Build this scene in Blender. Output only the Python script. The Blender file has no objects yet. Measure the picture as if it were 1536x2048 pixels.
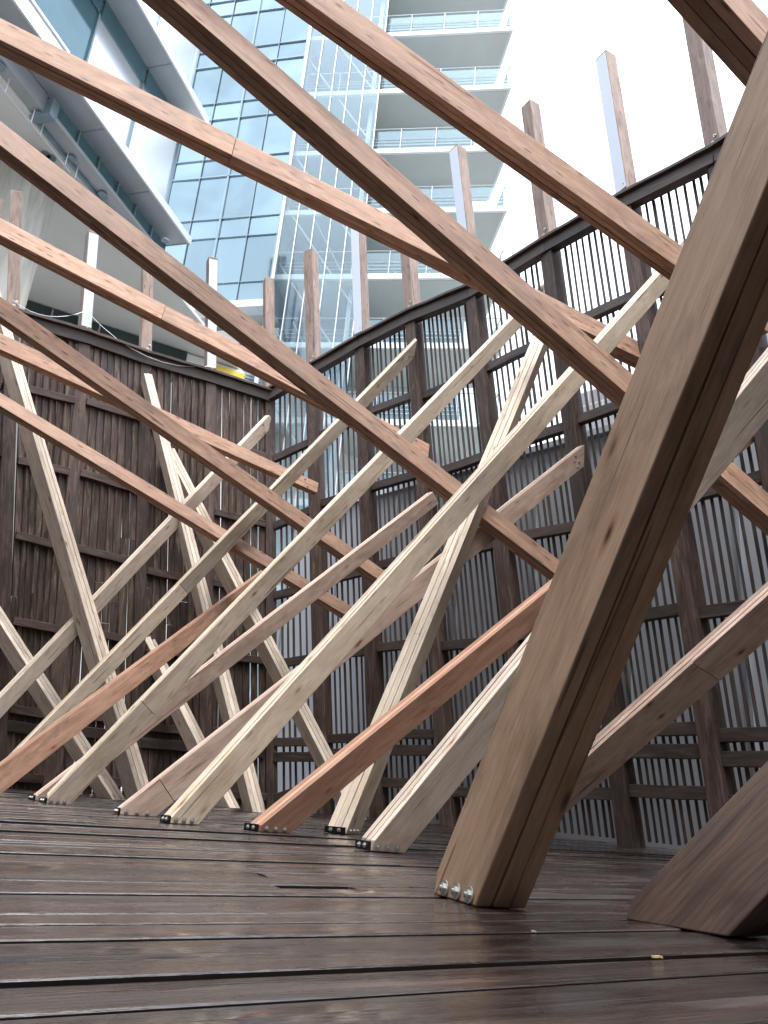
import bpy, bmesh, math, random
from mathutils import Vector, Matrix, noise
from math import radians, sin, cos, tan, atan2, sqrt, pi
V = Vector
sc = bpy.context.scene
C = sc.collection
random.seed(7)

# ---------------------------------------------------------------- camera
FPX, TILT, ROLL, CAMH = 1593.0, radians(19.87), radians(4.86), 0.19
F = V((0, cos(TILT), sin(TILT)))
_u = V((0, -sin(TILT), cos(TILT))); _r = V((1, 0, 0))
R = cos(ROLL) * _r + sin(ROLL) * _u
U = cos(ROLL) * _u - sin(ROLL) * _r
EYE = V((0, 0, CAMH))
cam = bpy.data.cameras.new('camera')
co = bpy.data.objects.new('camera', cam); C.objects.link(co)
m = Matrix((R, U, -F)).transposed().to_4x4(); m.translation = EYE
co.matrix_world = m
cam.sensor_fit = 'VERTICAL'; cam.sensor_height = 36.0; cam.lens = 36.0 * FPX / 2048.0
cam.clip_start = 0.02; cam.clip_end = 2000
sc.camera = co

# ---------------------------------------------------------------- sky, sun, exposure
SUN_EL, SUN_AZ = radians(70), radians(165)     # azimuth clockwise from +Y
w = bpy.data.worlds.new('World'); sc.world = w; w.use_nodes = True
nt = w.node_tree; nt.nodes.clear()
out = nt.nodes.new('ShaderNodeOutputWorld'); bg = nt.nodes.new('ShaderNodeBackground')
sky = nt.nodes.new('ShaderNodeTexSky'); sky.sky_type = 'NISHITA'; sky.sun_disc = False
sky.sun_elevation = SUN_EL; sky.sun_rotation = SUN_AZ
sky.air_density = 1.0; sky.dust_density = 5.0; sky.ozone_density = 1.0
hs = nt.nodes.new('ShaderNodeHueSaturation'); hs.inputs['Saturation'].default_value = 0.22; hs.inputs['Value'].default_value = 1.0
# an even cloud cover over the sky
tc = nt.nodes.new('ShaderNodeTexCoord'); cn = nt.nodes.new('ShaderNodeTexNoise')
cn.inputs['Scale'].default_value = 2.2; cn.inputs['Detail'].default_value = 5
cr = nt.nodes.new('ShaderNodeValToRGB'); cr.color_ramp.elements[0].position = 0.3; cr.color_ramp.elements[1].position = 0.75
cr.color_ramp.elements[0].color = (8.3, 9.2, 10.8, 1); cr.color_ramp.elements[1].color = (11.2, 12.1, 13.4, 1)
mx = nt.nodes.new('ShaderNodeMix'); mx.data_type = 'RGBA'; mx.inputs[0].default_value = 0.75
L = nt.links.new
L(tc.outputs['Generated'], cn.inputs['Vector']); L(cn.outputs['Fac'], cr.inputs[0])
L(sky.outputs[0], hs.inputs['Color']); L(hs.outputs[0], mx.inputs['A']); L(cr.outputs[0], mx.inputs['B'])
sp = nt.nodes.new('ShaderNodeSeparateXYZ'); L(tc.outputs['Generated'], sp.inputs[0])
gr = nt.nodes.new('ShaderNodeMapRange'); gr.inputs['From Min'].default_value = 0; gr.inputs['From Max'].default_value = 1
gr.inputs['To Min'].default_value = .15; gr.inputs['To Max'].default_value = 1.35; L(sp.outputs[2], gr.inputs['Value'])   # overcast sky: the zenith is brightest
vm = nt.nodes.new('ShaderNodeVectorMath'); vm.operation = 'SCALE'; L(mx.outputs['Result'], vm.inputs[0]); L(gr.outputs[0], vm.inputs['Scale'])
L(vm.outputs[0], bg.inputs[0]); L(bg.outputs[0], out.inputs[0])
bg.inputs[1].default_value = 0.11
sl = bpy.data.lights.new('sun', 'SUN'); sl.energy = 1.6; sl.angle = radians(30); sl.color = (1, .97, .93)
so = bpy.data.objects.new('sun', sl); C.objects.link(so)
sd = V((sin(SUN_AZ) * cos(SUN_EL), cos(SUN_AZ) * cos(SUN_EL), sin(SUN_EL)))
so.rotation_euler = sd.to_track_quat('Z', 'Y').to_euler()
sc.view_settings.view_transform = 'Standard'; sc.view_settings.look = 'None'
sc.view_settings.gamma = 1.0; sc.view_settings.exposure = 1.5
sc.cycles.max_bounces = 8; sc.cycles.transparent_max_bounces = 12

# ---------------------------------------------------------------- measuring helpers
def hzy(x): return 1602 + 0.085 * (x - 768)
def ray(x, y): return F + R * ((x - 768) / FPX) - U * ((y - 1024) / FPX)   # scaled: depth 1
def at(x, y, z): return EYE + ray(x, y) * z                                # point at a camera depth
def onz(x, y, z=0.0):
    v = ray(x, y); return EYE + v * ((z - CAMH) / v.z)
def onplane(x, y, p, n):
    v = ray(x, y); return EYE + v * ((p - EYE).dot(n) / v.dot(n))
def dep(p): return (p - EYE).dot(F)
def pxl(p):
    d = p - EYE; k = d.dot(F); return (768 + FPX * d.dot(R) / k, 1024 - FPX * d.dot(U) / k)

# ---------------------------------------------------------------- materials
def mat(name):
    m = bpy.data.materials.new(name); m.use_nodes = True
    n = m.node_tree.nodes; b = n['Principled BSDF']; return m, n, m.node_tree.links.new, b
def ramp(n, stops, interp='LINEAR'):
    r = n.new('ShaderNodeValToRGB'); r.color_ramp.interpolation = interp
    e = r.color_ramp.elements
    e[0].position, e[0].color = stops[0][0], (*stops[0][1], 1)
    e[1].position, e[1].color = stops[-1][0], (*stops[-1][1], 1)
    for p, c in stops[1:-1]:
        x = e.new(p); x.color = (*c, 1)
    return r
def mixc(n, l, fac, a, b, mode='MIX'):
    x = n.new('ShaderNodeMix'); x.data_type = 'RGBA'; x.blend_type = mode
    for s, v in ((0, fac), ('A', a), ('B', b)):
        if hasattr(v, 'default_value') or hasattr(v, 'links'): l(v, x.inputs[s])
        elif s == 0: x.inputs[0].default_value = v
        else: x.inputs[s].default_value = (*v, 1)
    return x.outputs['Result']
def tex(n, l, vec, scale, detail=4, rough=.55, dist=0.0, kind='ShaderNodeTexNoise'):
    t = n.new(kind); l(vec, t.inputs['Vector']); t.inputs['Scale'].default_value = scale
    if kind == 'ShaderNodeTexNoise':
        t.inputs['Detail'].default_value = detail; t.inputs['Roughness'].default_value = rough
        t.inputs['Distortion'].default_value = dist
    return t
def mapped(n, l, src, sc3, offs=None):
    mp = n.new('ShaderNodeMapping'); l(src, mp.inputs['Vector']); mp.inputs['Scale'].default_value = sc3
    if offs is not None: l(offs, mp.inputs['Location'])
    return mp.outputs[0]
def wood(name, c0, c1, c2, rough=.6, knots=.8, stain=0.0, grain=1.0, spec=.35, wet=0.0, nails=0.0, bump=.25, staincol=(.05, .045, .04), wave=.25):
    m, n, l, b = mat(name)
    uv = n.new('ShaderNodeUVMap'); oi = n.new('ShaderNodeObjectInfo'); at_ = n.new('ShaderNodeAttribute'); at_.attribute_name = 'tone'
    mul = n.new('ShaderNodeMath'); mul.operation = 'MULTIPLY'; mul.inputs[1].default_value = 37.0; l(oi.outputs['Random'], mul.inputs[0])
    add = n.new('ShaderNodeMath'); add.operation = 'MULTIPLY_ADD'; add.inputs[1].default_value = 53.0; l(at_.outputs['Fac'], add.inputs[0]); l(mul.outputs[0], add.inputs[2])
    off = n.new('ShaderNodeCombineXYZ'); l(add.outputs[0], off.inputs[0]); l(add.outputs[0], off.inputs[1])
    g1 = tex(n, l, mapped(n, l, uv.outputs[0], (1.2, 10 * grain, 1), off.outputs[0]), 1.6, 7, .66, 1.6)
    g2 = tex(n, l, mapped(n, l, uv.outputs[0], (2.0, 120 * grain, 1), off.outputs[0]), 2.0, 3, .6, .2)
    r = ramp(n, [(.28, c0), (.5, c1), (.72, c2)]); l(g1.outputs['Fac'], r.inputs[0])
    fine = ramp(n, [(.3, (.62, .62, .62)), (.65, (1.08, 1.08, 1.08))]); l(g2.outputs['Fac'], fine.inputs[0])
    col = mixc(n, l, .26, r.outputs[0], fine.outputs[0], 'MULTIPLY')
    # drying checks: thin dark cracks along the grain
    ck = tex(n, l, mapped(n, l, uv.outputs[0], (1.1, 34, 1), off.outputs[0]), 1.3, 2, .4, .5)
    ckr = ramp(n, [(.665, (1, 1, 1)), (.69, (.30, .22, .18)), (.72, (.30, .22, .18))]); l(ck.outputs['Fac'], ckr.inputs[0])
    col = mixc(n, l, .75, col, ckr.outputs[0], 'MULTIPLY')
    # broad cloudy colour change along a board
    bl = tex(n, l, mapped(n, l, uv.outputs[0], (2.2, 5.0, 1), off.outputs[0]), 1.6, 5, .62, .9)
    br = ramp(n, [(.3, (.74, .68, .62)), (.5, (1, 1, 1)), (.72, (1.12, 1.10, 1.10))]); l(bl.outputs['Fac'], br.inputs[0])
    col = mixc(n, l, .75, col, br.outputs[0], 'MULTIPLY')
    # arched growth rings
    wv = n.new('ShaderNodeTexWave'); wv.wave_type = 'BANDS'; wv.bands_direction = 'Y'
    l(mapped(n, l, uv.outputs[0], (.35, 1.0, 1), off.outputs[0]), wv.inputs['Vector'])
    wv.inputs['Scale'].default_value = 18 * grain; wv.inputs['Distortion'].default_value = 9; wv.inputs['Detail'].default_value = 2; wv.inputs['Detail Scale'].default_value = .6
    wr = ramp(n, [(.05, (.78, .72, .68)), (.4, (1, 1, 1))]); l(wv.outputs['Fac'], wr.inputs[0])
    col = mixc(n, l, wave, col, wr.outputs[0], 'MULTIPLY')
    if knots:
        vo = tex(n, l, mapped(n, l, uv.outputs[0], (1.0, 3.0, 1), off.outputs[0]), 3.0, kind='ShaderNodeTexVoronoi')
        kr = ramp(n, [(0.03, (.10, .055, .04)), (.06, (.45, .32, .24)), (.10, (.82, .72, .62)), (.17, (1, 1, 1))]); l(vo.outputs['Distance'], kr.inputs[0])
        col = mixc(n, l, knots, col, kr.outputs[0], 'MULTIPLY')
    if nails:   # rows of driven nails with short dark rust runs along the grain
        vo = tex(n, l, mapped(n, l, uv.outputs[0], (4.2, 22, 1), off.outputs[0]), 1.0, kind='ShaderNodeTexVoronoi'); vo.inputs['Randomness'].default_value = .55
        kr = ramp(n, [(.09, (.16, .13, .12)), (.2, (1, 1, 1))]); l(vo.outputs['Distance'], kr.inputs[0])
        col = mixc(n, l, nails, col, kr.outputs[0], 'MULTIPLY')
    if stain:
        s1 = tex(n, l, mapped(n, l, uv.outputs[0], (1.3, 4.5, 1), off.outputs[0]), 1.5, 6, .65, .6)
        sr = ramp(n, [(.5, (0, 0, 0)), (.68, (1, 1, 1))]); l(s1.outputs['Fac'], sr.inputs[0])
        sm = n.new('ShaderNodeMath'); sm.operation = 'MULTIPLY'; sm.inputs[1].default_value = stain; l(sr.outputs[0], sm.inputs[0])
        col = mixc(n, l, sm.outputs[0], col, staincol)
    # board to board difference
    hsv = n.new('ShaderNodeHueSaturation'); l(col, hsv.inputs['Color'])
    fr = n.new('ShaderNodeMath'); fr.operation = 'FRACT'; l(add.outputs[0], fr.inputs[0])
    mr = n.new('ShaderNodeMapRange'); mr.inputs['To Min'].default_value = .72; mr.inputs['To Max'].default_value = 1.25; l(fr.outputs[0], mr.inputs['Value'])
    l(mr.outputs[0], hsv.inputs['Value'])
    l(hsv.outputs[0], b.inputs['Base Color'])
    rr = n.new('ShaderNodeMapRange'); l(g1.outputs['Fac'], rr.inputs['Value'])
    rr.inputs['To Min'].default_value = rough - .12; rr.inputs['To Max'].default_value = rough + .12; l(rr.outputs[0], b.inputs['Roughness'])
    b.inputs['Specular IOR Level'].default_value = spec
    bp = n.new('ShaderNodeBump'); bp.inputs['Strength'].default_value = bump; bp.inputs['Distance'].default_value = .004
    ad = n.new('ShaderNodeMath'); ad.operation = 'ADD'; l(g2.outputs['Fac'], ad.inputs[0]); l(g1.outputs['Fac'], ad.inputs[1])
    l(ad.outputs[0], bp.inputs['Height']); l(bp.outputs[0], b.inputs['Normal'])
    return m
M = {}
M['pale'] = wood('pale_pine', (.56, .44, .34), (.66, .55, .45), (.74, .65, .55), nails=.45, knots=.9, stain=.5, staincol=(.40, .32, .25))
M['cream'] = wood('cream_pine', (.56, .44, .32), (.66, .545, .42), (.74, .64, .52), nails=.45, knots=.9, stain=.5, staincol=(.40, .32, .23))
M['brown'] = wood('brown_cedar', (.32, .18, .12), (.46, .28, .195), (.57, .38, .275), knots=.8, nails=.8, stain=.7, staincol=(.22, .155, .12))
M['blush'] = wood('blush_fir', (.44, .31, .24), (.56, .41, .33), (.64, .50, .42), knots=.9, nails=.3, stain=.55, staincol=(.30, .22, .17))
M['sienna'] = wood('sienna_fir', (.27, .14, .09), (.38, .215, .145), (.46, .29, .20), knots=.8, nails=.3, stain=.7, staincol=(.15, .10, .07))
M['red'] = wood('red_cedar', (.31, .155, .095), (.43, .235, .155), (.52, .33, .23), knots=.5, nails=.2, stain=.35, staincol=(.17, .10, .07))
M['tan'] = wood('tan_fir', (.36, .225, .14), (.49, .32, .21), (.57, .40, .28), knots=1.0, stain=.7, staincol=(.16, .115, .08))
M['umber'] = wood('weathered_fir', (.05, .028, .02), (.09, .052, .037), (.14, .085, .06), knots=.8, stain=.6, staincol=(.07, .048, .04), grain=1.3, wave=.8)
M['screen'] = wood('charred_screen_wood', (.03, .022, .019), (.085, .062, .05), (.24, .175, .135), knots=.5, stain=.6, staincol=(.025, .022, .022), rough=.5, spec=.4)
M['slat'] = wood('dark_slat_wood', (.022, .017, .016), (.05, .036, .03), (.13, .09, .07), knots=.3, stain=.5, staincol=(.02, .018, .018), rough=.5, spec=.4)
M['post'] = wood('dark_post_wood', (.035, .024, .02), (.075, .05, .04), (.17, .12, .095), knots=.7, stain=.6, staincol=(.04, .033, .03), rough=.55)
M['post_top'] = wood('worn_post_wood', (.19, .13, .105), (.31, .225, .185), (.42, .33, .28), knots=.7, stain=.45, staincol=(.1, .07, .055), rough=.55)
M['rail'] = wood('dark_rail_wood', (.03, .022, .019), (.055, .04, .033), (.11, .08, .065), knots=.3, stain=.5, staincol=(.02, .02, .02), rough=.5)

def deck_mat():
    m, n, l, b = mat('wet_deck_wood')
    uv = n.new('ShaderNodeUVMap'); a = n.new('ShaderNodeAttribute'); a.attribute_name = 'tone'
    ad = n.new('ShaderNodeMath'); ad.operation = 'MULTIPLY'; ad.inputs[1].default_value = 61.0; l(a.outputs['Fac'], ad.inputs[0])
    off = n.new('ShaderNodeCombineXYZ'); l(ad.outputs[0], off.inputs[0]); l(ad.outputs[0], off.inputs[1])
    g = tex(n, l, mapped(n, l, uv.outputs[0], (1.2, 18, 1), off.outputs[0]), 1.5, 6, .6, 1.0)
    f = tex(n, l, mapped(n, l, uv.outputs[0], (3, 160, 1), off.outputs[0]), 1.5, 4, .6, .3)
    r = ramp(n, [(.3, (.008, .006, .006)), (.5, (.024, .017, .015)), (.75, (.065, .045, .037))]); l(g.outputs['Fac'], r.inputs[0])
    fr = ramp(n, [(.3, (.6, .6, .6)), (.7, (1.1, 1.1, 1.1))]); l(f.outputs['Fac'], fr.inputs[0])
    col = mixc(n, l, .8, r.outputs[0], fr.outputs[0], 'MULTIPLY')
    vo = tex(n, l, mapped(n, l, uv.outputs[0], (.9, 4, 1), off.outputs[0]), 1.7, kind='ShaderNodeTexVoronoi')
    kr = ramp(n, [(.03, (.25, .2, .18)), (.09, (1, 1, 1))]); l(vo.outputs['Distance'], kr.inputs[0])
    col = mixc(n, l, .8, col, kr.outputs[0], 'MULTIPLY')
    hsv = n.new('ShaderNodeHueSaturation'); l(col, hsv.inputs['Color'])
    mr = n.new('ShaderNodeMapRange'); mr.inputs['To Min'].default_value = .5; mr.inputs['To Max'].default_value = 1.9; l(a.outputs['Fac'], mr.inputs['Value'])
    l(mr.outputs[0], hsv.inputs['Value']); l(hsv.outputs[0], b.inputs['Base Color'])
    # wetness in patches: standing films along the boards
    wn = tex(n, l, mapped(n, l, uv.outputs[0], (1.1, 7, 1), off.outputs[0]), 1.4, 5, .6, .8)
    wr = n.new('ShaderNodeMapRange'); wr.inputs['From Min'].default_value = .40; wr.inputs['From Max'].default_value = .62
    wr.inputs['To Min'].default_value = .05; wr.inputs['To Max'].default_value = .38; l(wn.outputs['Fac'], wr.inputs['Value'])
    l(wr.outputs[0], b.inputs['Roughness'])
    b.inputs['Specular IOR Level'].default_value = .5
    l(wr.outputs[0], b.inputs['Coat Roughness'])
    b.inputs['Coat Weight'].default_value = 1.0; b.inputs['Coat IOR'].default_value = 1.45
    h = n.new('ShaderNodeMath'); h.operation = 'MULTIPLY_ADD'; h.inputs[1].default_value = .5; l(f.outputs['Fac'], h.inputs[0]); l(g.outputs['Fac'], h.inputs[2])
    bp = n.new('ShaderNodeBump'); bp.inputs['Strength'].default_value = .7; bp.inputs['Distance'].default_value = .006
    l(h.outputs[0], bp.inputs['Height']); l(bp.outputs[0], b.inputs['Normal'])
    l(bp.outputs[0], b.inputs['Coat Normal'])
    return m
M['deck'] = deck_mat()
def plain(name, col, rough=.5, metal=0.0, var=.15, scale=3.0, spec=.5, bump=0.0):
    m, n, l, b = mat(name)
    t = n.new('ShaderNodeTexCoord'); x = tex(n, l, t.outputs['Object'], scale, 5, .6)
    r = ramp(n, [(.3, tuple(c * (1 - var) for c in col)), (.7, tuple(min(1, c * (1 + var)) for c in col))]); l(x.outputs['Fac'], r.inputs[0])
    l(r.outputs[0], b.inputs['Base Color']); b.inputs['Roughness'].default_value = rough; b.inputs['Metallic'].default_value = metal
    b.inputs['Specular IOR Level'].default_value = spec
    if bump:
        bp = n.new('ShaderNodeBump'); bp.inputs['Strength'].default_value = bump; bp.inputs['Distance'].default_value = .01
        y = tex(n, l, t.outputs['Object'], scale * 12, 5, .6); l(y.outputs['Fac'], bp.inputs['Height']); l(bp.outputs[0], b.inputs['Normal'])
    return m
M['chrome'] = plain('zinc_steel', (.52, .52, .50), .42, .8, .08, 40)
M['tar'] = plain('black_steel_shoe', (.02, .02, .022), .35, .6, .3, 20)
M['edge'] = plain('sodden_board_edge', (.012, .009, .008), .7, 0, .3, 20, spec=.15)
M['strip'] = plain('white_diffuser', (.60, .66, .76), .25, 0, .02, 2)
M['slab'] = plain('white_slab_paint', (.80, .83, .84), .5, 0, .05, .7)
M['soffit'] = plain('grey_soffit', (.74, .73, .70), .7, 0, .05, .5)
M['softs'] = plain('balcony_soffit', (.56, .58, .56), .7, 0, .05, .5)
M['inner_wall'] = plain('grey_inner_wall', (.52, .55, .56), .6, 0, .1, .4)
M['steel'] = plain('brushed_railing_steel', (.62, .64, .66), .35, .8, .06, 4)
M['mullion'] = plain('dark_mullion', (.26, .34, .39), .4, .5, .1, 2)
M['white_metal'] = plain('pale_metal_trim', (.70, .72, .75), .35, .5, .05, 2)
M['eave'] = plain('grey_eave_metal', (.42, .45, .47), .45, .4, .08, 1)
M['dark_glass'] = plain('dark_window_glass', (.035, .05, .05), .12, 0, .3, .6)
M['balcony_glass'] = plain('balcony_door_glass', (.16, .21, .22), .15, 0, .3, .6)
M['yellow'] = plain('yellow_panel', (.75, .55, .06), .5, 0, .05, 1)
M['teal'] = plain('teal_glass', (.10, .20, .24), .08, .3, .15, .6)
M['ground'] = plain('pale_paving', (.13, .13, .125), .8, 0, .2, 1.5, bump=.3)
M['greywall'] = plain('pale_grey_cladding', (.44, .45, .48), .5, 0, .04, .8)
M['red_paint'] = plain('red_paint', (.55, .06, .04), .4, 0, .1, 3)
M['white_paint'] = plain('white_paint', (.8, .8, .8), .4, 0, .05, 3)
M['chip'] = plain('fresh_wood_chip', (.62, .46, .27), .7, 0, .2, 60)
def concrete():
    m, n, l, b = mat('board_marked_concrete')
    t = n.new('ShaderNodeTexCoord')
    a = tex(n, l, mapped(n, l, t.outputs['Object'], (3, 3, .35)), 1.6, 6, .65, .5)
    r = ramp(n, [(.3, (.26, .25, .21)), (.5, (.40, .38, .33)), (.75, (.52, .50, .45))]); l(a.outputs['Fac'], r.inputs[0])
    l(r.outputs[0], b.inputs['Base Color']); b.inputs['Roughness'].default_value = .8
    return m
M['concrete'] = concrete()
def brickmat():
    m, n, l, b = mat('grey_block_wall')
    t = n.new('ShaderNodeUVMap'); k = n.new('ShaderNodeTexBrick'); l(t.outputs[0], k.inputs['Vector'])
    k.inputs['Scale'].default_value = 1.0; k.inputs['Brick Width'].default_value = .4; k.inputs['Row Height'].default_value = .2; k.inputs['Mortar Size'].default_value = .012
    k.inputs['Color1'].default_value = (.34, .34, .35, 1); k.inputs['Color2'].default_value = (.28, .28, .30, 1); k.inputs['Mortar'].default_value = (.5, .5, .5, 1)
    l(k.outputs[0], b.inputs['Base Color']); b.inputs['Roughness'].default_value = .8
    return m
M['block'] = brickmat()
def facade_glass(name, col, rough=.06, var=.25, metal=.85, bump=.08):
    m, n, l, b = mat(name)
    a = n.new('ShaderNodeAttribute'); a.attribute_name = 'tone'; t = n.new('ShaderNodeTexCoord')
    x = tex(n, l, t.outputs['Object'], .25, 3, .5, .8)
    r = ramp(n, [(.35, tuple(c * (1 - var) for c in col)), (.65, tuple(min(1, c * (1 + var * .6)) for c in col))]); l(x.outputs['Fac'], r.inputs[0])
    hsv = n.new('ShaderNodeHueSaturation'); l(r.outputs[0], hsv.inputs['Color'])
    mr = n.new('ShaderNodeMapRange'); mr.inputs['To Min'].default_value = .82; mr.inputs['To Max'].default_value = 1.1; l(a.outputs['Fac'], mr.inputs['Value']); l(mr.outputs[0], hsv.inputs['Value'])
    l(hsv.outputs[0], b.inputs['Base Color']); b.inputs['Roughness'].default_value = rough; b.inputs['Metallic'].default_value = metal
    bp = n.new('ShaderNodeBump'); bp.inputs['Strength'].default_value = bump; bp.inputs['Distance'].default_value = .3
    y = tex(n, l, t.outputs['Object'], .5, 2, .5); l(y.outputs['Fac'], bp.inputs['Height']); l(bp.outputs[0], b.inputs['Normal'])
    return m
M['blue_glass'] = facade_glass('blue_facade_glass', (.245, .335, .38), var=.18, bump=.05)
M['white_glass'] = facade_glass('silver_facade_glass', (.86, .89, .94), rough=.22, var=.04, bump=.01)
def clear_glass(name, col, fac):
    m, n, l, b = mat(name); n.remove(b); o = n['Material Output']
    tr = n.new('ShaderNodeBsdfTransparent'); tr.inputs[0].default_value = (*col, 1)
    gl = n.new('ShaderNodeBsdfGlossy'); gl.inputs['Roughness'].default_value = .05; gl.inputs[0].default_value = (.55, .66, .72, 1)
    mx = n.new('ShaderNodeMixShader'); lw0 = n.new('ShaderNodeLayerWeight'); lw0.inputs[0].default_value = .5; lw = n.new('ShaderNodeMath'); lw.operation = 'POWER'; lw.inputs[1].default_value = 3.0; l(lw0.outputs['Facing'], lw.inputs[0])
    ad = n.new('ShaderNodeMath'); ad.operation = 'ADD'; ad.inputs[1].default_value = fac; l(lw.outputs[0], ad.inputs[0])
    l(ad.outputs[0], mx.inputs[0]); l(tr.outputs[0], mx.inputs[1]); l(gl.outputs[0], mx.inputs[2]); l(mx.outputs[0], o.inputs[0])
    return m
M['rail_glass'] = clear_glass('clear_rail_glass', (.90, .97, .97), .14)
M['wing_glass'] = clear_glass('tinted_wing_glass', (.93, .97, .98), .12)

# ---------------------------------------------------------------- mesh builder
class MB:
    def __init__(s): s.v = []; s.f = []; s.uv = []; s.t = []; s.mi = []
    def quad(s, pts, uvs, tone=.5, mi=0):
        b = len(s.v); s.v += [tuple(p) for p in pts]; s.f.append(tuple(range(b, b + len(pts)))); s.uv += uvs; s.t += [tone] * 1; s.mi.append(mi)
    def sweep(s, rings, tone=.5, uoff=0.0, caps=True, mi=0):
        """rings: lists of n points (closed section); u along, v around"""
        n = len(rings[0]); b = len(s.v)
        for r in rings: s.v += [tuple(p) for p in r]
        cum = [0.0]
        c0 = [sum((V(p) for p in r), V()) / n for r in rings]
        for i in range(1, len(rings)): cum.append(cum[-1] + (c0[i] - c0[i - 1]).length)
        per = [0.0]
        for k in range(n): per.append(per[-1] + (V(rings[0][(k + 1) % n]) - V(rings[0][k])).length)
        for i in range(len(rings) - 1):
            for k in range(n):
                k2 = (k + 1) % n
                s.f.append((b + i * n + k, b + i * n + k2, b + (i + 1) * n + k2, b + (i + 1) * n + k))
                a0, a1 = cum[i] + uoff, cum[i + 1] + uoff
                s.uv += [(a0, per[k]), (a0, per[k + 1]), (a1, per[k + 1]), (a1, per[k])]
                s.t.append(tone); s.mi.append(mi)
        if caps:
            for i, rev in ((0, True), (len(rings) - 1, False)):
                idx = [b + i * n + k for k in range(n)]
                uvs = [(.02 * (k // 2), .02 * (k % 2)) for k in range(n)]
                if rev: idx = idx[::-1]
                s.f.append(tuple(idx)); s.uv += uvs; s.t.append(tone); s.mi.append(mi)
    def bar(s, a, b, wd, hd, side=None, tone=None, segs=1, jit=0.0):
        """box bar a->b; wd along side, hd along the other"""
        a, b = V(a), V(b); d = (b - a).normalized()
        if side is None: side = V((0, 0, 1)) if abs(d.z) < .9 else V((1, 0, 0))
        x = (side - d * side.dot(d)).normalized(); y = d.cross(x)
        rings = []
        for i in range(segs + 1):
            p = a.lerp(b, i / segs)
            if jit: p = p + x * random.uniform(-jit, jit) + y * random.uniform(-jit, jit)
            rings.append([p + x * sx * wd / 2 + y * sy * hd / 2 for sx, sy in ((-1, -1), (1, -1), (1, 1), (-1, 1))])
        s.sweep(rings, random.random() if tone is None else tone)
    def tube(s, pts, r, n=8, tone=.5):
        rings = []
        for i, p in enumerate(pts):
            p = V(p); d = (V(pts[min(i + 1, len(pts) - 1)]) - V(pts[max(i - 1, 0)])).normalized()
            x = d.orthogonal().normalized(); y = d.cross(x)
            rings.append([p + (x * cos(2 * pi * k / n) + y * sin(2 * pi * k / n)) * r for k in range(n)])
        s.sweep(rings, tone)
    def box(s, o, ex, ey, ez, tone=.5, mi=0):
        """o corner, three edge vectors"""
        o = V(o); s.sweep([[o, o + ex, o + ex + ey, o + ey], [o + ez, o + ex + ez, o + ex + ey + ez, o + ey + ez]], tone, mi=mi)
    def build(s, name, material, parent=None, bevel=0.0, smooth=False, loc=None):
        me = bpy.data.meshes.new(name); o = bpy.data.objects.new(name, me); C.objects.link(o)
        off = V(loc) if loc is not None else V()
        me.from_pydata([tuple(V(p) - off) for p in s.v], [], s.f)
        uvl = me.uv_layers.new(name='UVMap')
        for i, u in enumerate(s.uv): uvl.data[i].uv = u
        at_ = me.attributes.new('tone', 'FLOAT', 'FACE')
        for i, t in enumerate(s.t): at_.data[i].value = t
        for k in (material if isinstance(material, (list, tuple)) else [material]): me.materials.append(k)
        for i, p in enumerate(me.polygons): p.material_index = s.mi[i]
        bm = bmesh.new(); bm.from_mesh(me); bmesh.ops.recalc_face_normals(bm, faces=bm.faces); bm.to_mesh(me); bm.free()
        if smooth:
            for p in me.polygons: p.use_smooth = True
        if loc is not None: o.location = off
        if parent:
            o.parent = parent
            if loc is None: o.matrix_parent_inverse = parent.matrix_basis.inverted()
            else: o.matrix_parent_inverse = parent.matrix_basis.inverted()
        if bevel:
            bv = o.modifiers.new('bevel', 'BEVEL'); bv.width = bevel; bv.segments = 2; bv.limit_method = 'ANGLE'; bv.angle_limit = radians(40)
        return o
def thing(name, label, cat, loc=(0, 0, 0), group=None):
    o = bpy.data.objects.new(name, None); C.objects.link(o); o.location = loc; o.empty_display_size = .2
    o['label'] = label; o['category'] = cat; o['kind'] = 'thing'
    if group: o['group'] = group
    return o
def tag(o, label, cat, group=None):
    o['label'] = label; o['category'] = cat; o['kind'] = 'thing'
    if group: o['group'] = group
    return o

# ================================================================= SETTING
g = MB(); g.quad([V((-400, -400, -.6)), V((400, -400, -.6)), V((400, 400, -.6)), V((-400, 400, -.6))], [(0, 0), (1, 0), (1, 1), (0, 1)])
o = g.build('ground', M['ground']); o['kind'] = 'structure'

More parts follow.
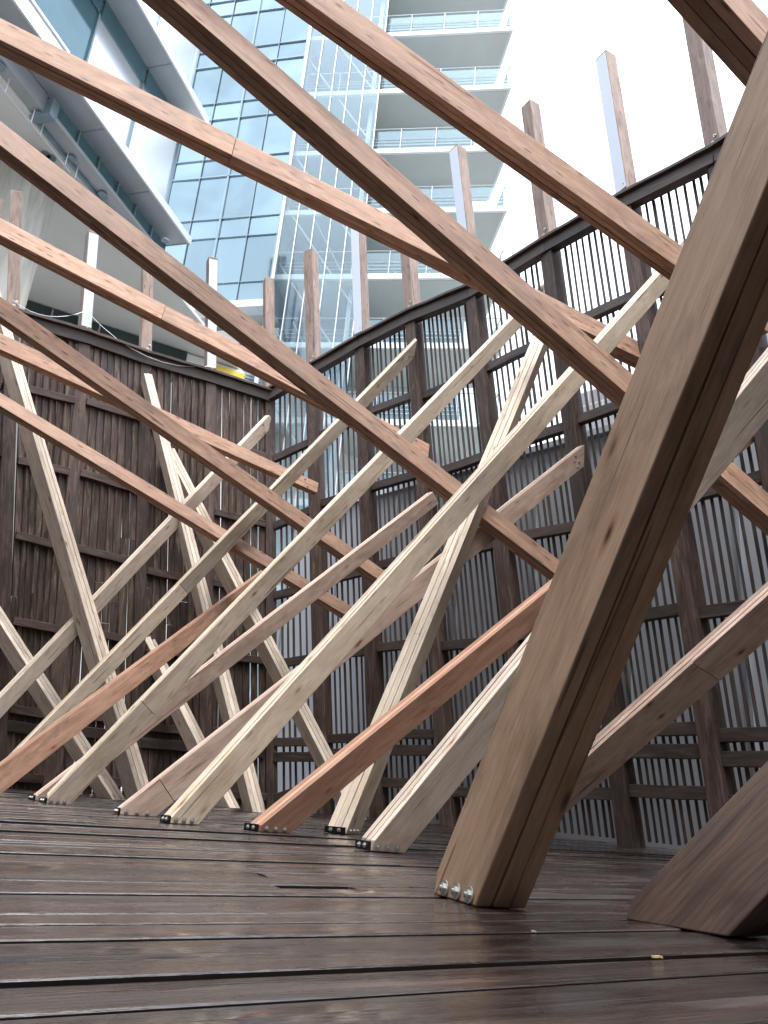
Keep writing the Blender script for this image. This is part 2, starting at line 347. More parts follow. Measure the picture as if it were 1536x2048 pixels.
# deck: fanned boards, one mesh
def build_deck():
    d = MB(); random.seed(3)
    def line(k):     # fan line k: returns (left point, direction)
        s = -2.2 + k * .104
        f = max(0.0, min(1.0, (s + .5) / 8)); az = radians(60 - 11 * f)
        nrm = V((-cos(radians(57)), sin(radians(57)), 0))
        return V((0.05, 0, 0)) + nrm * s, V((sin(az), cos(az), 0))
    sides = set(); K = 150; A0, A1 = -13.0, 12.0
    for k in range(K):
        p0, d0 = line(k); p1, d1 = line(k + 1)
        gap = random.uniform(.005, .012) + (.008 if random.random() < .2 else 0)
        cuts = sorted([random.uniform(A0, A1) for _ in range(5)]); cuts = [A0] + [c_ for c_ in cuts if k > 34 or abs(c_) > 3.5] + [A1]
        for a, b in zip(cuts[:-1], cuts[1:]):
            if b - a < .4: continue
            a += .002; b -= .002
            tone = random.random(); rings = []
            zo = random.uniform(-.004, .003); tlt = random.uniform(-.003, .003); cup = random.uniform(-.001, .0025)
            n = max(2, int((b - a) / .16)); ph = random.uniform(0, 99)
            for i in range(n + 1):
                t = a + (b - a) * i / n
                P = p0 + d0 * t; Q = p1 + d1 * t; e = (Q - P); wd = e.length; e.normalize()
                w1 = noise.noise(V((t * 1.3, ph, 0))) * .003; w2 = noise.noise(V((t * 1.3, ph + 7, 0))) * .003
                w3 = noise.noise(V((t * 3.1, ph + 17, 0))) * .0012
                gl_ = gap / 2 + abs(w1); gr_ = wd - gap / 2 - abs(w2)
                c = [(gl_, -.035), (gl_, -.002), (gl_ + .002, 0), (wd * .25, cup + w3), (wd * .5, cup * 1.4 - w3),
                     (wd * .75, cup + w2 * .4), (gr_ - .002, 0), (gr_, -.002), (gr_, -.035)]
                rings.append([P + e * x + V((0, 0, z + zo + tlt * (x / wd - .5) * 2)) for x, z in c])
            f0 = len(d.f); d.sweep(rings, tone, uoff=random.uniform(0, 30))
            for q in range(f0, len(d.f) - 2):
                if (q - f0) % 9 in (0, 7, 8): sides.add(q)
    for i_ in range(len(d.f)):
        if len(d.f[i_]) == 4 and i_ in sides: d.mi[i_] = 1
    o = d.build('deck', [M['deck'], M['edge']]); o['kind'] = 'structure'
    for p in o.data.polygons: p.use_smooth = True
    o.data.set_sharp_from_angle(angle=radians(28))
    return o
build_deck()
jb = MB(); jb.box(V((-14, -8, -.22)), V((28, 0, 0)), V((0, 26, 0)), V((0, 0, .17)))
o = jb.build('deck_underlay', M['tar']); o['kind'] = 'structure'

# ================================================================= SCREEN WALLS
# post: base pixel column, base distance, top-rail pixel, post-top pixel y, rail pixel ys
PD = {
 'Q5': (5, 9.3, (25, 641), 388, [775, 920, 1068, 1240, 1415, 1560]),
 'Q4': (100, 9.5, (167, 681), 468, [808, 950, 1100, 1262, 1432, 1570]),
 'Q3': (275, 9.7, (290, 724), 488, [848, 992, 1136, 1290, 1448, 1580]),
 'Q2': (410, 9.9, (420, 761), 520, [885, 1025, 1165, 1310, 1460, 1590]),
 'P1': (545, 10.1, (538, 799), 560, [919, 1054, 1190, 1325, 1480, 1596]),
 'P2': (655, 9.8, (628, 748), 505, [876, 1010, 1165, 1310, 1478, 1560]),
 'P3': (762, 9.3, (725, 692), 455, [832, 982, 1140, 1302, 1474, 1570]),
 'P4': (905, 8.7, (827, 641), 478, [792, 950, 1112, 1288, 1474, 1577]),
 'P5': (1075, 8.0, (949, 592), 300, [742, 903, 1080, 1273, 1471, 1583]),
 'P6': (1262, 7.3, (1100, 501), 212, [665, 850, 1050, 1252, 1469, 1589]),
 'P7': (1460, 6.7, (1258, 413), 115, [590, 790, 995, 1222, 1464, 1597]),
 'P8': (1690, 6.2, (1440, 322), 3, [510, 715, 940, 1190, 1455, 1604]),
}
class Post: pass
posts = {}
for n_, (bx, dist, (tx, ty), topy, rys) in PD.items():
    p = Post(); v = ray(bx, hzy(bx)); v.z = 0; v.normalize(); p.base = v * dist
    rv = ray(tx, ty); hv = V((rv.x, rv.y)); p.T = EYE + rv * (V((p.base.x, p.base.y)).dot(hv) / hv.dot(hv))
    p.dir = (p.T - p.base).normalized()
    def ally(y, p=p):
        lo, hi = 0.0, 14.0
        for _ in range(40):
            mid = (lo + hi) / 2
            if pxl(p.base + p.dir * mid)[1] > y: lo = mid
            else: hi = mid
        return lo
    p.lt = (p.T - p.base).length; p.top = ally(topy); p.rails = [max(.12, ally(y)) for y in rys]
    posts[n_] = p
def mkpost(name, base, like, dirv=None):
    p = Post(); q = posts[like]; p.base = V(base); p.dir = V(dirv or q.dir).normalized(); p.lt = q.lt; p.top = q.top; p.rails = list(q.rails)
    p.T = p.base + p.dir * p.lt; posts[name] = p
mkpost('P9', (3.75, 4.35, 0), 'P8', (-.03, .0, 1)); mkpost('P10', (3.95, 3.1, 0), 'P8', (-.02, 0, 1)); mkpost('P11', (3.95, 1.8, 0), 'P8', (0, 0, 1))
mkpost('P12', (3.7, .5, 0), 'P8', (0, 0, 1)); mkpost('P13', (3.2, -.7, 0), 'P8', (0, 0, 1)); mkpost('P14', (2.4, -1.7, 0), 'P8', (0, 0, 1))
mkpost('Q6', (-4.55, 8.35, 0), 'Q5', (-.09, -.02, 1)); mkpost('Q7', (-5.6, 7.2, 0), 'Q5', (-.09, 0, 1))

TIPMAT = {'Q4', 'Q2', 'P3', 'P5', 'P7'}
def frame_at(names, i):
    a = posts[names[max(i - 1, 0)]].base; b = posts[names[min(i + 1, len(names) - 1)]].base
    e = (b - a); e.z = 0; return e.normalized()
bolt_mesh = None
def make_bolt_mesh(r=.0085, nm='bolt'):
    b = MB()
    def disc(r_, z0, z1, n, ph=0):
        b.sweep([[V((cos(2 * pi * k / n + ph) * r_, sin(2 * pi * k / n + ph) * r_, z)) for k in range(n)] for z in (z0, z1)])
    disc(r * 1.7, 0, r * .25, 18); disc(r, r * .25, r * .95, 6); disc(r * .5, r * .95, r * 1.5, 10)
    o = b.build(nm, M['chrome']); me = o.data; bpy.data.objects.remove(o); return me
BM = make_bolt_mesh()
def bolt(p, nrm, parent, s=1.0):
    o = bpy.data.objects.new('bolt', BM); C.objects.link(o)
    q = V(nrm).normalized().to_track_quat('Z', 'Y'); mtx = q.to_matrix().to_4x4(); mtx.translation = V(p)
    o.parent = parent; o.matrix_parent_inverse = parent.matrix_basis.inverted()
    o.matrix_basis = mtx @ Matrix.Diagonal((s, s, s, 1)); return o

def build_wall(names, label, style):
    root = thing('slatted_screen_wall', label, 'screen wall', posts[names[0]].base)
    inward = V((-.3, 3.0, 0))
    for i, nm in enumerate(names):
        if style == 'right' and nm in ('P1', 'B4'): continue
        p = posts[nm]; e = frame_at(names, i); nrm = V((-e.y, e.x, 0))
        if nrm.dot(inward - p.base) < 0: nrm = -nrm
        S = .16 if style == 'right' else .14; c = p.base + nrm * .0
        lo = MB(); split = p.lt - .02
        lo.bar(c - p.dir * .4, c + p.dir * split, S, S, side=e, segs=14, jit=.0015); 
        po = lo.build('post', M['post'], root, bevel=.006)
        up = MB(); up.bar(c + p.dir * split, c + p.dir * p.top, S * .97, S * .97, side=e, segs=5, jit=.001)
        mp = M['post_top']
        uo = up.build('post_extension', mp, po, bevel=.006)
        if nm in TIPMAT:   # glowing-white diffuser strip let into one face
            st = MB(); sd_ = e if (e.dot(p.base) > 0) else e
            face = nrm
            a = c + p.dir * (split + .18) + face * (S * .485 + .004); b_ = c + p.dir * (p.top - .04) + face * (S * .485 + .004)
            st.bar(a, b_, .008, S * .84, side=face, tone=.5); st.build('light_strip', M['strip'], po)
        for k in range(3): bolt(c + p.dir * (p.lt + .1 + .06 * k) + nrm * (S / 2) + e * (.04 - .03 * (k % 2)), nrm, po, 1.1)
    for i in range(len(names) - 1):
        a, b = posts[names[i]], posts[names[i + 1]]; solid = style == 'left' or names[i] in BEHIND
        e = (b.base - a.base); e.z = 0; bl = e.length; e.normalize(); nrm = V((-e.y, e.x, 0))
        if nrm.dot(inward - a.base) < 0: nrm = -nrm
        ha = .09
        # rails
        for k in range(7):
            la, lb = ([a.lt] + a.rails)[k], ([b.lt] + b.rails)[k]
            P = a.base + a.dir * la; Q = b.base + b.dir * lb
            if style == 'left' and k: P = P + nrm * .062; Q = Q + nrm * .062
            d = (Q - P).normalized()
            r = MB()
            if k == 0:
                r.bar(P + nrm * .05 - d * .0, Q + nrm * .05, .14, .10, side=V((0, 0, 1)), segs=6, jit=.002)
                r.build('rail', M['rail'], root, bevel=.004)
                cp = MB(); cp.bar(P + V((0, 0, .09)) + nrm * .02, Q + V((0, 0, .09)) + nrm * .02, .035, .24, side=V((0, 0, 1)), segs=6, jit=.003)
                cp.build('cap_board', M['rail'] if style == 'right' else M['post'], root, bevel=.003)
            else:
                stag = .03 * ((i * 7 + k * 3) % 3 - 1)
                r.bar(P + V((0, 0, stag)) + d * .075, Q + V((0, 0, stag)) - d * .075, .10 if style == 'right' else .085, .07, side=V((0, 0, 1)), segs=5, jit=.003)
                r.build('rail', M['rail'] if style == 'right' else M['post'], root, bevel=.004)
                if k == 5:
                    r = MB(); r.bar(P + V((0, 0, stag - .17)) + d * .075, Q + V((0, 0, stag - .17)) - d * .075, .11, .06, side=V((0, 0, 1)), segs=5, jit=.003)
                    r.build('rail', M['rail'], root, bevel=.004)
        # slats of the bay in one mesh
        s = MB(); pitch = .078 if style == 'right' else .082
        n = int((max(bl, (b.T - a.T).length) - .2) / pitch)
        mg = .10 if style == 'right' else .06
        view = ((a.base + b.base) / 2).normalized()
        for j in range(n):
            t = (mg + (j + .5) * (bl - 2 * mg) / n) / bl + random.uniform(-.004, .004)
            B = a.base.lerp(b.base, t); T = a.T.lerp(b.T, t) - V((0, 0, .03))
            q_ = .055 if style == 'right' else -.035
            B = B - nrm * q_; T = T - nrm * q_
            zs = [0, .97]
            if not solid:
                jj = random.uniform(-.006, .006)
                ax = (view + e * random.uniform(-.12, .12)).normalized()
                s.bar(B + e * jj + V((0, 0, .05)), T + e * (jj + random.uniform(-.006, .006)), .065, .024 + random.uniform(-.004, .005), side=ax, segs=6, jit=.0025)
            else:
                # louvres: broad boards turned half open, butted in lengths
                cuts = [0, random.uniform(.3, .6), 1.0]
                for q in range(2):
                    ang = radians(random.gauss(21, 4)); ax = (e * cos(ang) - nrm * sin(ang))
                    P0 = B.lerp(T, cuts[q]); P1 = B.lerp(T, cuts[q + 1] - .001)
                    wd = .101 + random.uniform(-.013, .007)
                    s.bar(P0, P1, wd, .02, side=ax, segs=5, jit=.004)
        s.build('slat_panel', M['screen'] if solid else M['slat'], root)
    return root
mkpost('B1', (1.0, -2.5, 0), 'P8', (0, 0, 1)); mkpost('B2', (-.6, -2.9, 0), 'P8', (0, 0, 1)); mkpost('B3', (-2.4, -2.7, 0), 'P8', (0, 0, 1))
mkpost('B4', (-4.2, -1.8, 0), 'P8', (0, 0, 1)); mkpost('B5', (-5.5, -.3, 0), 'P8', (0, 0, 1)); mkpost('B6', (-6.3, 1.6, 0), 'P8', (0, 0, 1)); mkpost('B7', (-6.6, 3.6, 0), 'P8', (0, 0, 1)); mkpost('B8', (-6.3, 5.6, 0), 'P8', (0, 0, 1))
BEHIND = {'P9', 'P10', 'P11', 'P12', 'P13', 'P14', 'B1', 'B2', 'B3'}
RIGHT = ['P1', 'P2', 'P3', 'P4', 'P5', 'P6', 'P7', 'P8', 'P9', 'P10', 'P11', 'P12', 'P13', 'P14', 'B1', 'B2', 'B3', 'B4']
LEFT = ['B4', 'B5', 'B6', 'B7', 'B8', 'Q7', 'Q6', 'Q5', 'Q4', 'Q3', 'Q2', 'P1']
random.seed(11)
build_wall(LEFT, 'dark charred screen of close upright louvre boards behind the beams on the left', 'left')
build_wall(RIGHT, 'dark screen of thin open upright slats curving round the right side of the deck', 'right')

# ================================================================= LATTICE BEAMS
W_, T_ = .184, .12
def beam(label, cat, kind, axis, st0, D0, st1, D1, mt, ext=(0, 0), foot=None, tipcut=None, joint=None, nplank=3, group=None, clampv=(.75, 1.45), bolts_end=0, name='lattice_beam', rake=True, footbolts=True, straight=False):
    """st = (c, a, b, d): pixel column (axis 'x') or row (axis 'y') and the three edge crossings"""
    def pts(st):
        c, a, b, d = st
        return [(c, q) if axis == 'x' else (q, c) for q in (a, b, d)]
    A, B = pts(st0), pts(st1)
    bx, by = B[1][0] - A[1][0], B[1][1] - A[1][1]; L2 = sqrt(bx * bx + by * by)
    per = abs(bx) / L2 if axis == 'x' else abs(by) / L2
    W1, W2 = (W_, T_) if kind == 'wt' else (T_, W_)
    if foot is not None: D0 = dep(onz(*foot))
    info = []
    def kk(P, D):
        q = 1 if axis == 'x' else 0
        return sqrt((abs(P[1][q] - P[0][q]) * per / W1) ** 2 + (abs(P[2][q] - P[1][q]) * per / W2) ** 2) * D / FPX
    if not straight and kk(B, D1) > kk(A, D0): D1 *= (kk(A, D0) / kk(B, D1)) ** .4
    for (P, D) in ((A, D0), (B, D1)):
        q = 1 if axis == 'x' else 0
        f1 = abs(P[1][q] - P[0][q]) * per; f2 = abs(P[2][q] - P[1][q]) * per
        a = math.atan2(f2 / W2, f1 / W1); k = sqrt((f1 / W1) ** 2 + (f2 / W2) ** 2) * D / FPX
        info.append((at(*P[1], D), at(*P[0], D), a, max(clampv[0], min(clampv[1], k)), k))
    if not straight:       # a timber does not flare: keep the two ends within a few per cent
        ka, kb = info[0][3], info[1][3]; mk = sqrt(ka * kb); rt = max(.91, min(1.1, ka / mk))
        info[0] = info[0][:3] + (mk * rt,) + info[0][4:]; info[1] = info[1][:3] + (mk / rt,) + info[1][4:]
    E0, E1 = info[0][0], info[1][0]; d = (E1 - E0).normalized(); Ln = (E1 - E0).length
    t0, t1 = -ext[0] / Ln, 1 + ext[1] / Ln
    N = 12; fr = []
    def ends(E, up, a):
        v = (E - EYE).normalized(); v = (v - d * v.dot(d)).normalized(); s = d.cross(v).normalized()
        if s.dot(up) < 0: s = -s
        return s * cos(a) + v * sin(a), -s * sin(a) + v * cos(a)
    if straight:      # one constant section and one orientation, fitted to the measured edges at both stations
        def err(a, k, D):
            E1_ = at(*B[1], D); dd = (E1_ - E0).normalized(); v = ((E0 + E1_) / 2 - EYE).normalized(); v = (v - dd * v.dot(dd)).normalized()
            s = dd.cross(v).normalized()
            if s.dot(info[0][1] - info[0][0]) < 0: s = -s
            u1 = s * cos(a) + v * sin(a); u2 = -s * sin(a) + v * cos(a); e = 0.0; q = 1 if axis == 'x' else 0
            for (P, E) in ((A, E0), (B, E1_)):
                for tgt, off in ((P[0], u1 * W1 * k), (P[2], u2 * W2 * k)):
                    p0 = pxl(E + off); p1 = pxl(E + off + dd * .2); c = 1 - q
                    t = (P[1][c] - p0[c]) / (p1[c] - p0[c]); e += (p0[q] + (p1[q] - p0[q]) * t - tgt[q]) ** 2
            return e, E1_, dd, u1, u2
        best = None; rs = random.Random(4); cur = (info[0][2], info[0][4], D1); step = 1.0
        for it in range(4000):
            c_ = (cur[0] + rs.gauss(0, .3) * step, max(.6, min(2.0, cur[1] + rs.gauss(0, .3) * step)), max(.8, min(4, cur[2] + rs.gauss(0, .5) * step)))
            r_ = err(*c_)
            if best is None or r_[0] < best[0]: best = r_; cur = c_
            step = max(.01, step * .9985)
        print('FIT', label[:30], best[0], cur)
        E1, d, U1_, U2_ = best[1:]; info[0] = (E0, info[0][1], cur[0], cur[1], cur[1]); info[1] = (E1, info[1][1], cur[0], cur[1], cur[1])
        fe = ((U1_, U2_), (U1_, U2_)); Ln = (E1 - E0).length; t0, t1 = -ext[0] / Ln, 1 + ext[1] / Ln
    else: fe = (ends(E0, info[0][1] - info[0][0], info[0][2]), ends(E1, info[1][1] - info[1][0], info[1][2]))
    for i in range(N + 1):
        t = t0 + (t1 - t0) * i / N; P = E0 + (E1 - E0) * t; tc = max(0, min(1, t)); k = info[0][3] * (1 - tc) + info[1][3] * tc
        u1 = fe[0][0].lerp(fe[1][0], tc); u1 = (u1 - d * u1.dot(d)).normalized(); u2 = fe[0][1].lerp(fe[1][1], tc)
        u2 = (u2 - d * u2.dot(d) - u1 * u2.dot(u1)).normalized()
        fr.append((P, u1, u2, k))
    base = fr[0][0].copy(); 
    if foot is not None: base = onz(*foot)
    root = thing(name, label, cat, base, group)
    if foot is not None:     # footprint of the section on the deck: the heel edge and how far it is sawn back
        P, u1, u2, k = fr[0]
        def down(p): return p + d * (-p.z / d.z)
        hA, hB = (down(P), down(P + u1 * W1 * k)) if kind == 'tw' else (down(P + u1 * W1 * k), down(P + u1 * W1 * k + u2 * W2 * k))
        toe = down(P + u2 * W2 * k) if kind == 'tw' else down(P)
        hl = (hB - hA).normalized(); hd = V((-hl.y, hl.x, 0)); 
        if hd.dot(toe - hA) < 0: hd = -hd
        heel = hA + hd * ((toe - hA).dot(hd) * (.16 if kind == 'tw' else .13) if rake else 0)
    for q in range(nplank):
        g0, g1 = q / nplank, (q + 1) / nplank; gp = .0012
        segs = [(0, N)]
        if joint and q == 0: j = int(round(joint * N)); segs = [(0, j), (j, N)]
        elif q == 1: j = random.choice([4, 5, 7, 8]); segs = [(0, j), (j, N)] if joint else [(0, N)]
        for (i0, i1) in segs:
            mb = MB(); rings = []; jx = random.uniform(-.0015, .0015); jy = random.uniform(-.003, .003)
            for i in range(i0, i1 + 1):
                P, u1, u2, k = fr[i]
                if i == i1 and i1 != N: P = P - d * .003
                if kind == 'wt': x0, x1, y0, y1 = 0, W1 * k, (g0 * W2) * k + gp, (g1 * W2) * k - gp
                else: x0, x1, y0, y1 = (g0 * W1) * k + gp, (g1 * W1) * k - gp, 0, W2 * k
                if kind == 'wt': x0 += jy; x1 += jy * .5; 
                else: y0 += jy; y1 += jy * .5
                rings.append([P + u1 * x0 + u2 * y0, P + u1 * x1 + u2 * y0, P + u1 * x1 + u2 * y1, P + u1 * x0 + u2 * y1])
            mb.sweep(rings, random.random(), uoff=random.uniform(0, 9))
            o = mb.build('plank', mt, root, bevel=.0035)
            bm = bmesh.new(); bm.from_mesh(o.data)
            def cut(co_, no_):
                r_ = bmesh.ops.bisect_plane(bm, geom=bm.verts[:] + bm.edges[:] + bm.faces[:], plane_co=co_, plane_no=no_, clear_outer=True)
                ed = [e_ for e_ in bm.edges if e_.is_boundary]
                if ed:
                    bmesh.ops.holes_fill(bm, edges=ed, sides=0)
            if foot is not None:
                cut(V((0, 0, .003)), V((0, 0, -1)))
                if rake:   # the sharp heel of the foot is sawn off upright
                    cut(heel, -hd)
            if tipcut:
                hd = V((d.x, d.y, 0)).normalized(); cut(at(*tipcut), hd)
            bm.to_mesh(o.data); bm.free()
            if len(o.data.vertices) == 0: bpy.data.objects.remove(o)
    P, u1, u2, k = fr[0]
    wf = (u1, -u2) if kind == 'wt' else (u2, -u1)     # direction across the wide face, outward normal
    if foot is not None and footbolts:
        wid = (W1 if kind == 'wt' else W2) * info[0][3]
        # bolts low on the wide face, one row parallel to the deck
        fp = (down(P), down(P + wf[0] * wid / info[0][3] * k))
        for q in (.3, .55, .8) if kind == 'tw' else (.17, .43, .69):
            b0 = fp[0].lerp(fp[1], q if kind == 'wt' else 1 - q); b0 = b0 + d * (.022 / d.z)
            bolt(b0 + wf[1] * .001, wf[1], root, 1.15 if kind == 'wt' else .85)
        if kind == 'tw':      # black steel shoe closing the sawn heel, with its two bolt heads
            sh = MB(); sw = (hB - hA).length; q0_ = heel + hl * ((hA - heel).dot(hl))
            sh.box(q0_ - hd * .012 + V((0, 0, .004)), hl * sw, hd * .011, V((0, 0, .034))); sh.build('steel_shoe', M['tar'], root, bevel=.002)
            for q in (.3, .7): bolt(q0_ - hd * .012 + hl * sw * q + V((0, 0, .022)), -hd, root, .75)
    if bolts_end:
        P, u1, u2, k = fr[-1]
        if tipcut: P = E0 + d * ((at(*tipcut) - E0).dot(d)) 
        wf = (u1, -u2) if kind == 'wt' else (u2, -u1); wid = (W1 if kind == 'wt' else W2) * k
        for q in range(bolts_end):
            bolt(P - d * (.14 + .05 * (q % 2)) + wf[0] * wid * (.2 + .6 * q / max(1, bolts_end - 1)) + wf[1] * .001, wf[1], root, .8)
    return info
random.seed(5)
rep = []
GU, GL, GM, GS = 'overhead brown beams running down to the right', 'pale beams rising from the deck to the right', 'red brown beams rising low to the right', 'pale props leaning to the left screen'
B = lambda *a, **k: rep.append((a[0][:40], [round(x[4], 2) for x in beam(*a, **k)]))
# overhead brown family
B('long straight brown beam crossing in front of all other overhead beams', 'beam', 'wt', 'x', (512, 95, 143, 197), 4.6, (1240, 727, 776, 818), 5.3, M['brown'], ext=(3.2, 2.2), joint=.72, group=GU)
B('highest brown overhead beam, crossing the balconies and open sky', 'beam', 'wt', 'x', (679, 0, 50, 90), 4.8, (1300, 449, 495, 531), 5.8, M['brown'], ext=(2.2, 1.2), group=GU)
B('brown beam starting at the top left edge, passing behind the long straight beam', 'beam', 'wt', 'x', (0, 37, 80, 110), 5.0, (1240, 664, 696, 722), 7.9, M['brown'], ext=(.8, 1.0), joint=.3, group=GU)
B('brown overhead beam with a butt joint, running from left edge to the near post', 'beam', 'wt', 'x', (0, 240, 290, 320), 5.5, (1100, 1105, 1139, 1162), 6.3, M['brown'], ext=(.8, .8), joint=.74, group=GU)
B('rough brown overhead beam crossing the concrete column and two white strip posts', 'beam', 'wt', 'x', (0, 435, 470, 490), 6.6, (835, 876, 905, 920), 8.9, M['brown'], ext=(.8, .15), bolts_end=2, joint=.45, group=GU)
B('brown overhead beam marked with dark nail dashes, crossing the top of the louvred screen', 'beam', 'wt', 'x', (0, 592, 633, 648), 6.8, (758, 1133, 1160, 1176), 8.6, M['brown'], ext=(.8, .3), group=GU)
B('light brown beam passing under the nail marked beam to its own bolted end', 'beam', 'wt', 'x', (0, 665, 699, 712), 7.8, (630, 966, 984, 992), 9.5, M['brown'], ext=(.8, .03), bolts_end=2, group=GU)
B('lowest brown overhead beam, crossing the middle of the dark louvred screen', 'beam', 'wt', 'x', (0, 785, 812, 825), 7.6, (692, 1206, 1231, 1243), 9.0, M['brown'], ext=(.8, .1), group=GU)
B('dark brown beam end in the top right corner above the near post', 'beam', 'wt', 'y', (0, 1494, 1447, 1352), 3.0, (83, 1572, 1521, 1426), 3.1, M['brown'], ext=(1.5, 1.0), group=GU)
# pale beams rising to the right
B('farthest pale beam rising to the right, ending at the corner of the two screens', 'beam', 'tw', 'x', (0, 1384, 1396, 1437), 7.3, (512, 850, 858, 886), 9.8, M['pale'], ext=(1.6, .3), tipcut=(541, 840, 10.0), bolts_end=2, group=GL)
B('pale beam with its foot at the left deck edge, tip high on open slats', 'beam', 'tw', 'x', (43, 1484, 1492, 1534), 0, (805, 702, 710, 737), 9.6, M['cream'], ext=(1.2, .6), foot=(2, 1583), tipcut=(832, 690, 9.75), bolts_end=3, joint=.45, group=GL)
B('pale beam with a dark knotted splice above its foot, second foot from the left edge', 'beam', 'tw', 'x', (173, 1504, 1516, 1575), 0, (1024, 630, 638, 669), 8.3, M['cream'], ext=(.9, 1.7), foot=(93, 1606), tipcut=(1097, 560, 8.7), bolts_end=4, joint=.18, group=GL)
B('broad pale beam in the middle of the deck with three shiny bolts at its foot', 'beam', 'tw', 'x', (430, 1519, 1537, 1600), 0, (1187, 679, 694, 745), 7.3, M['cream'], ext=(1.0, 2.0), foot=(318, 1643), group=GL)
B('pale beam standing on a black shoe just left of the big near post', 'beam', 'tw', 'x', (872, 1496, 1530, 1618), 0, (1497, 740, 765, 885), 4.2, M['pale'], ext=(.9, 1.0), foot=(716, 1700), group=GL, clampv=(.75, 1.25))
# red brown low family
B('red stained beam rising low behind the pale ones at the left', 'beam', 'tw', 'x', (67, 1474, 1482, 1536), 0, (512, 1147, 1152, 1183), 9.0, M['sienna'], ext=(1.2, .5), foot=(-30, 1590), group=GM, rake=False)
B('long brown beam behind the knotted splice beam, its bolted tip before the slats', 'beam', 'tw', 'x', (137, 1536, 1543, 1580), 0, (805, 1024, 1030, 1058), 8.2, M['blush'], ext=(1.0, .5), foot=(64, 1600), tipcut=(856, 1000, 8.6), bolts_end=3, group=GM)
B('brown beam rising behind the broad pale beam to a reddish bolted tip', 'beam', 'tw', 'x', (340, 1532, 1540, 1610), 0, (1114, 925, 932, 976), 6.9, M['blush'], ext=(1.0, .5), foot=(233, 1627), tipcut=(1158, 905, 7.2), bolts_end=4, joint=.15, group=GM)
B('bright orange brown beam with dark grain standing between the two middle pale beams', 'beam', 'tw', 'x', (642, 1534, 1554, 1605), 0, (1500, 840, 848, 880), 6.2, M['red'], ext=(.9, .8), foot=(500, 1660), group=GM)
B('brown beam right of the big near post with a clear butt joint', 'beam', 'tw', 'x', (1204, 1461, 1488, 1562), 0, (1536, 1164, 1191, 1275), 4.3, M['blush'], ext=(1.0, 2.0), foot=(1060, 1690), joint=.38, group=GM)
# steep props
B('pale steep prop at the far left, leaning in from the left edge', 'beam', 'wt', 'y', (800, 22, 46, 64), 8.3, (1536, 235, 262, 288), 8.3, M['pale'], ext=(1.6, .9), foot=None, tipcut=None, joint=.75, group=GS)
B('pale steep prop with a square top in front of the dark louvres', 'beam', 'wt', 'y', (760, 280, 291, 307), 9.9, (1546, 469, 486, 512), 8.3, M['pale'], ext=(.12, .9), joint=.5, group=GS)
B('thin pale steep prop splitting off behind the square topped prop', 'beam', 'wt', 'y', (1107, 412, 438, 457), 9.2, (1437, 585, 606, 629), 8.4, M['pale'], ext=(1.6, 1.5), group=GS)
B('pinkish leaning prop in the lower left, crossing behind two pale beams', 'beam', 'wt', 'y', (1291, 0, 28, 50), 8.0, (1559, 174, 200, 224), 7.6, M['pale'], ext=(1.0, .8), group=GS)
B('short pale prop with its capped top standing low against the dark louvres', 'beam', 'wt', 'y', (1260, 261, 280, 300), 9.3, (1590, 418, 446, 466), 8.3, M['pale'], ext=(.1, .8), group=GS)
B('steep yellowish laminated prop leaning right in front of the central slats', 'beam', 'tw', 'y', (1640, 660, 703, 732), 0, (780, 1020, 1050, 1063), 7.0, M['cream'], ext=(.5, .9), foot=(680, 1668), joint=.55, rake=False, group='steep prop leaning right')
# two big near ones
B('big weathered near post leaning across the right side, three bright bolts at its foot', 'beam', 'wt', 'y', (1700, 890, 995, 1100), 0, (512, 1356, 1474, 1592), 1.75, M['tan'], ext=(.6, 1.6), foot=(872, 1812), name='leaning_post', nplank=3, straight=True)
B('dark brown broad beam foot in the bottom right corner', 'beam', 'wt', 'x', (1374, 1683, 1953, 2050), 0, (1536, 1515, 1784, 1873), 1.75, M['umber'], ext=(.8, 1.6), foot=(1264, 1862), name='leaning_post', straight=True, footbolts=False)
for r_ in rep: print('BEAM', r_)

# ================================================================= BUILDINGS
Z = V((0, 0, 1))
# --- tower with balconies
e1 = V((.989, -.148, 0)).normalized(); e2 = V((-.12, .993, 0)); TN = V((-e1.y, e1.x, 0)); TP = V((0, 25.6, 0))
def tp(x, y, off=0.0): return onplane(x, y, TP + TN * off, TN)
def tx(p): return (p - TP).dot(e1)
XR = tx(tp(1019, 300)); XL = tx(tp(582, 300)); XM = tx(tp(752, 250))
def TQ(a, b, z): return TP + e1 * a + e2 * b + Z * z
zs = [tp(900, y).z for y in (62, 176, 297, 418, 550, 690)]
fh = (zs[0] - zs[-1]) / 5; zs = [zs[0] + fh] + zs + [zs[-1] - fh * k for k in (1, 2, 3)]
tower = thing('balcony_tower', 'pale tower with stacked glass railed balconies and a glazed wing rising behind the slats', 'building', TQ(0, 0, -.6))
DEP = 3.0
b = MB(); b.box(TQ(XL + .3, DEP, -.6), e1 * (XR - XL - 1.1), e2 * 8, Z * (zs[0] + 1.5)); b.build('wall', M['inner_wall'], tower)
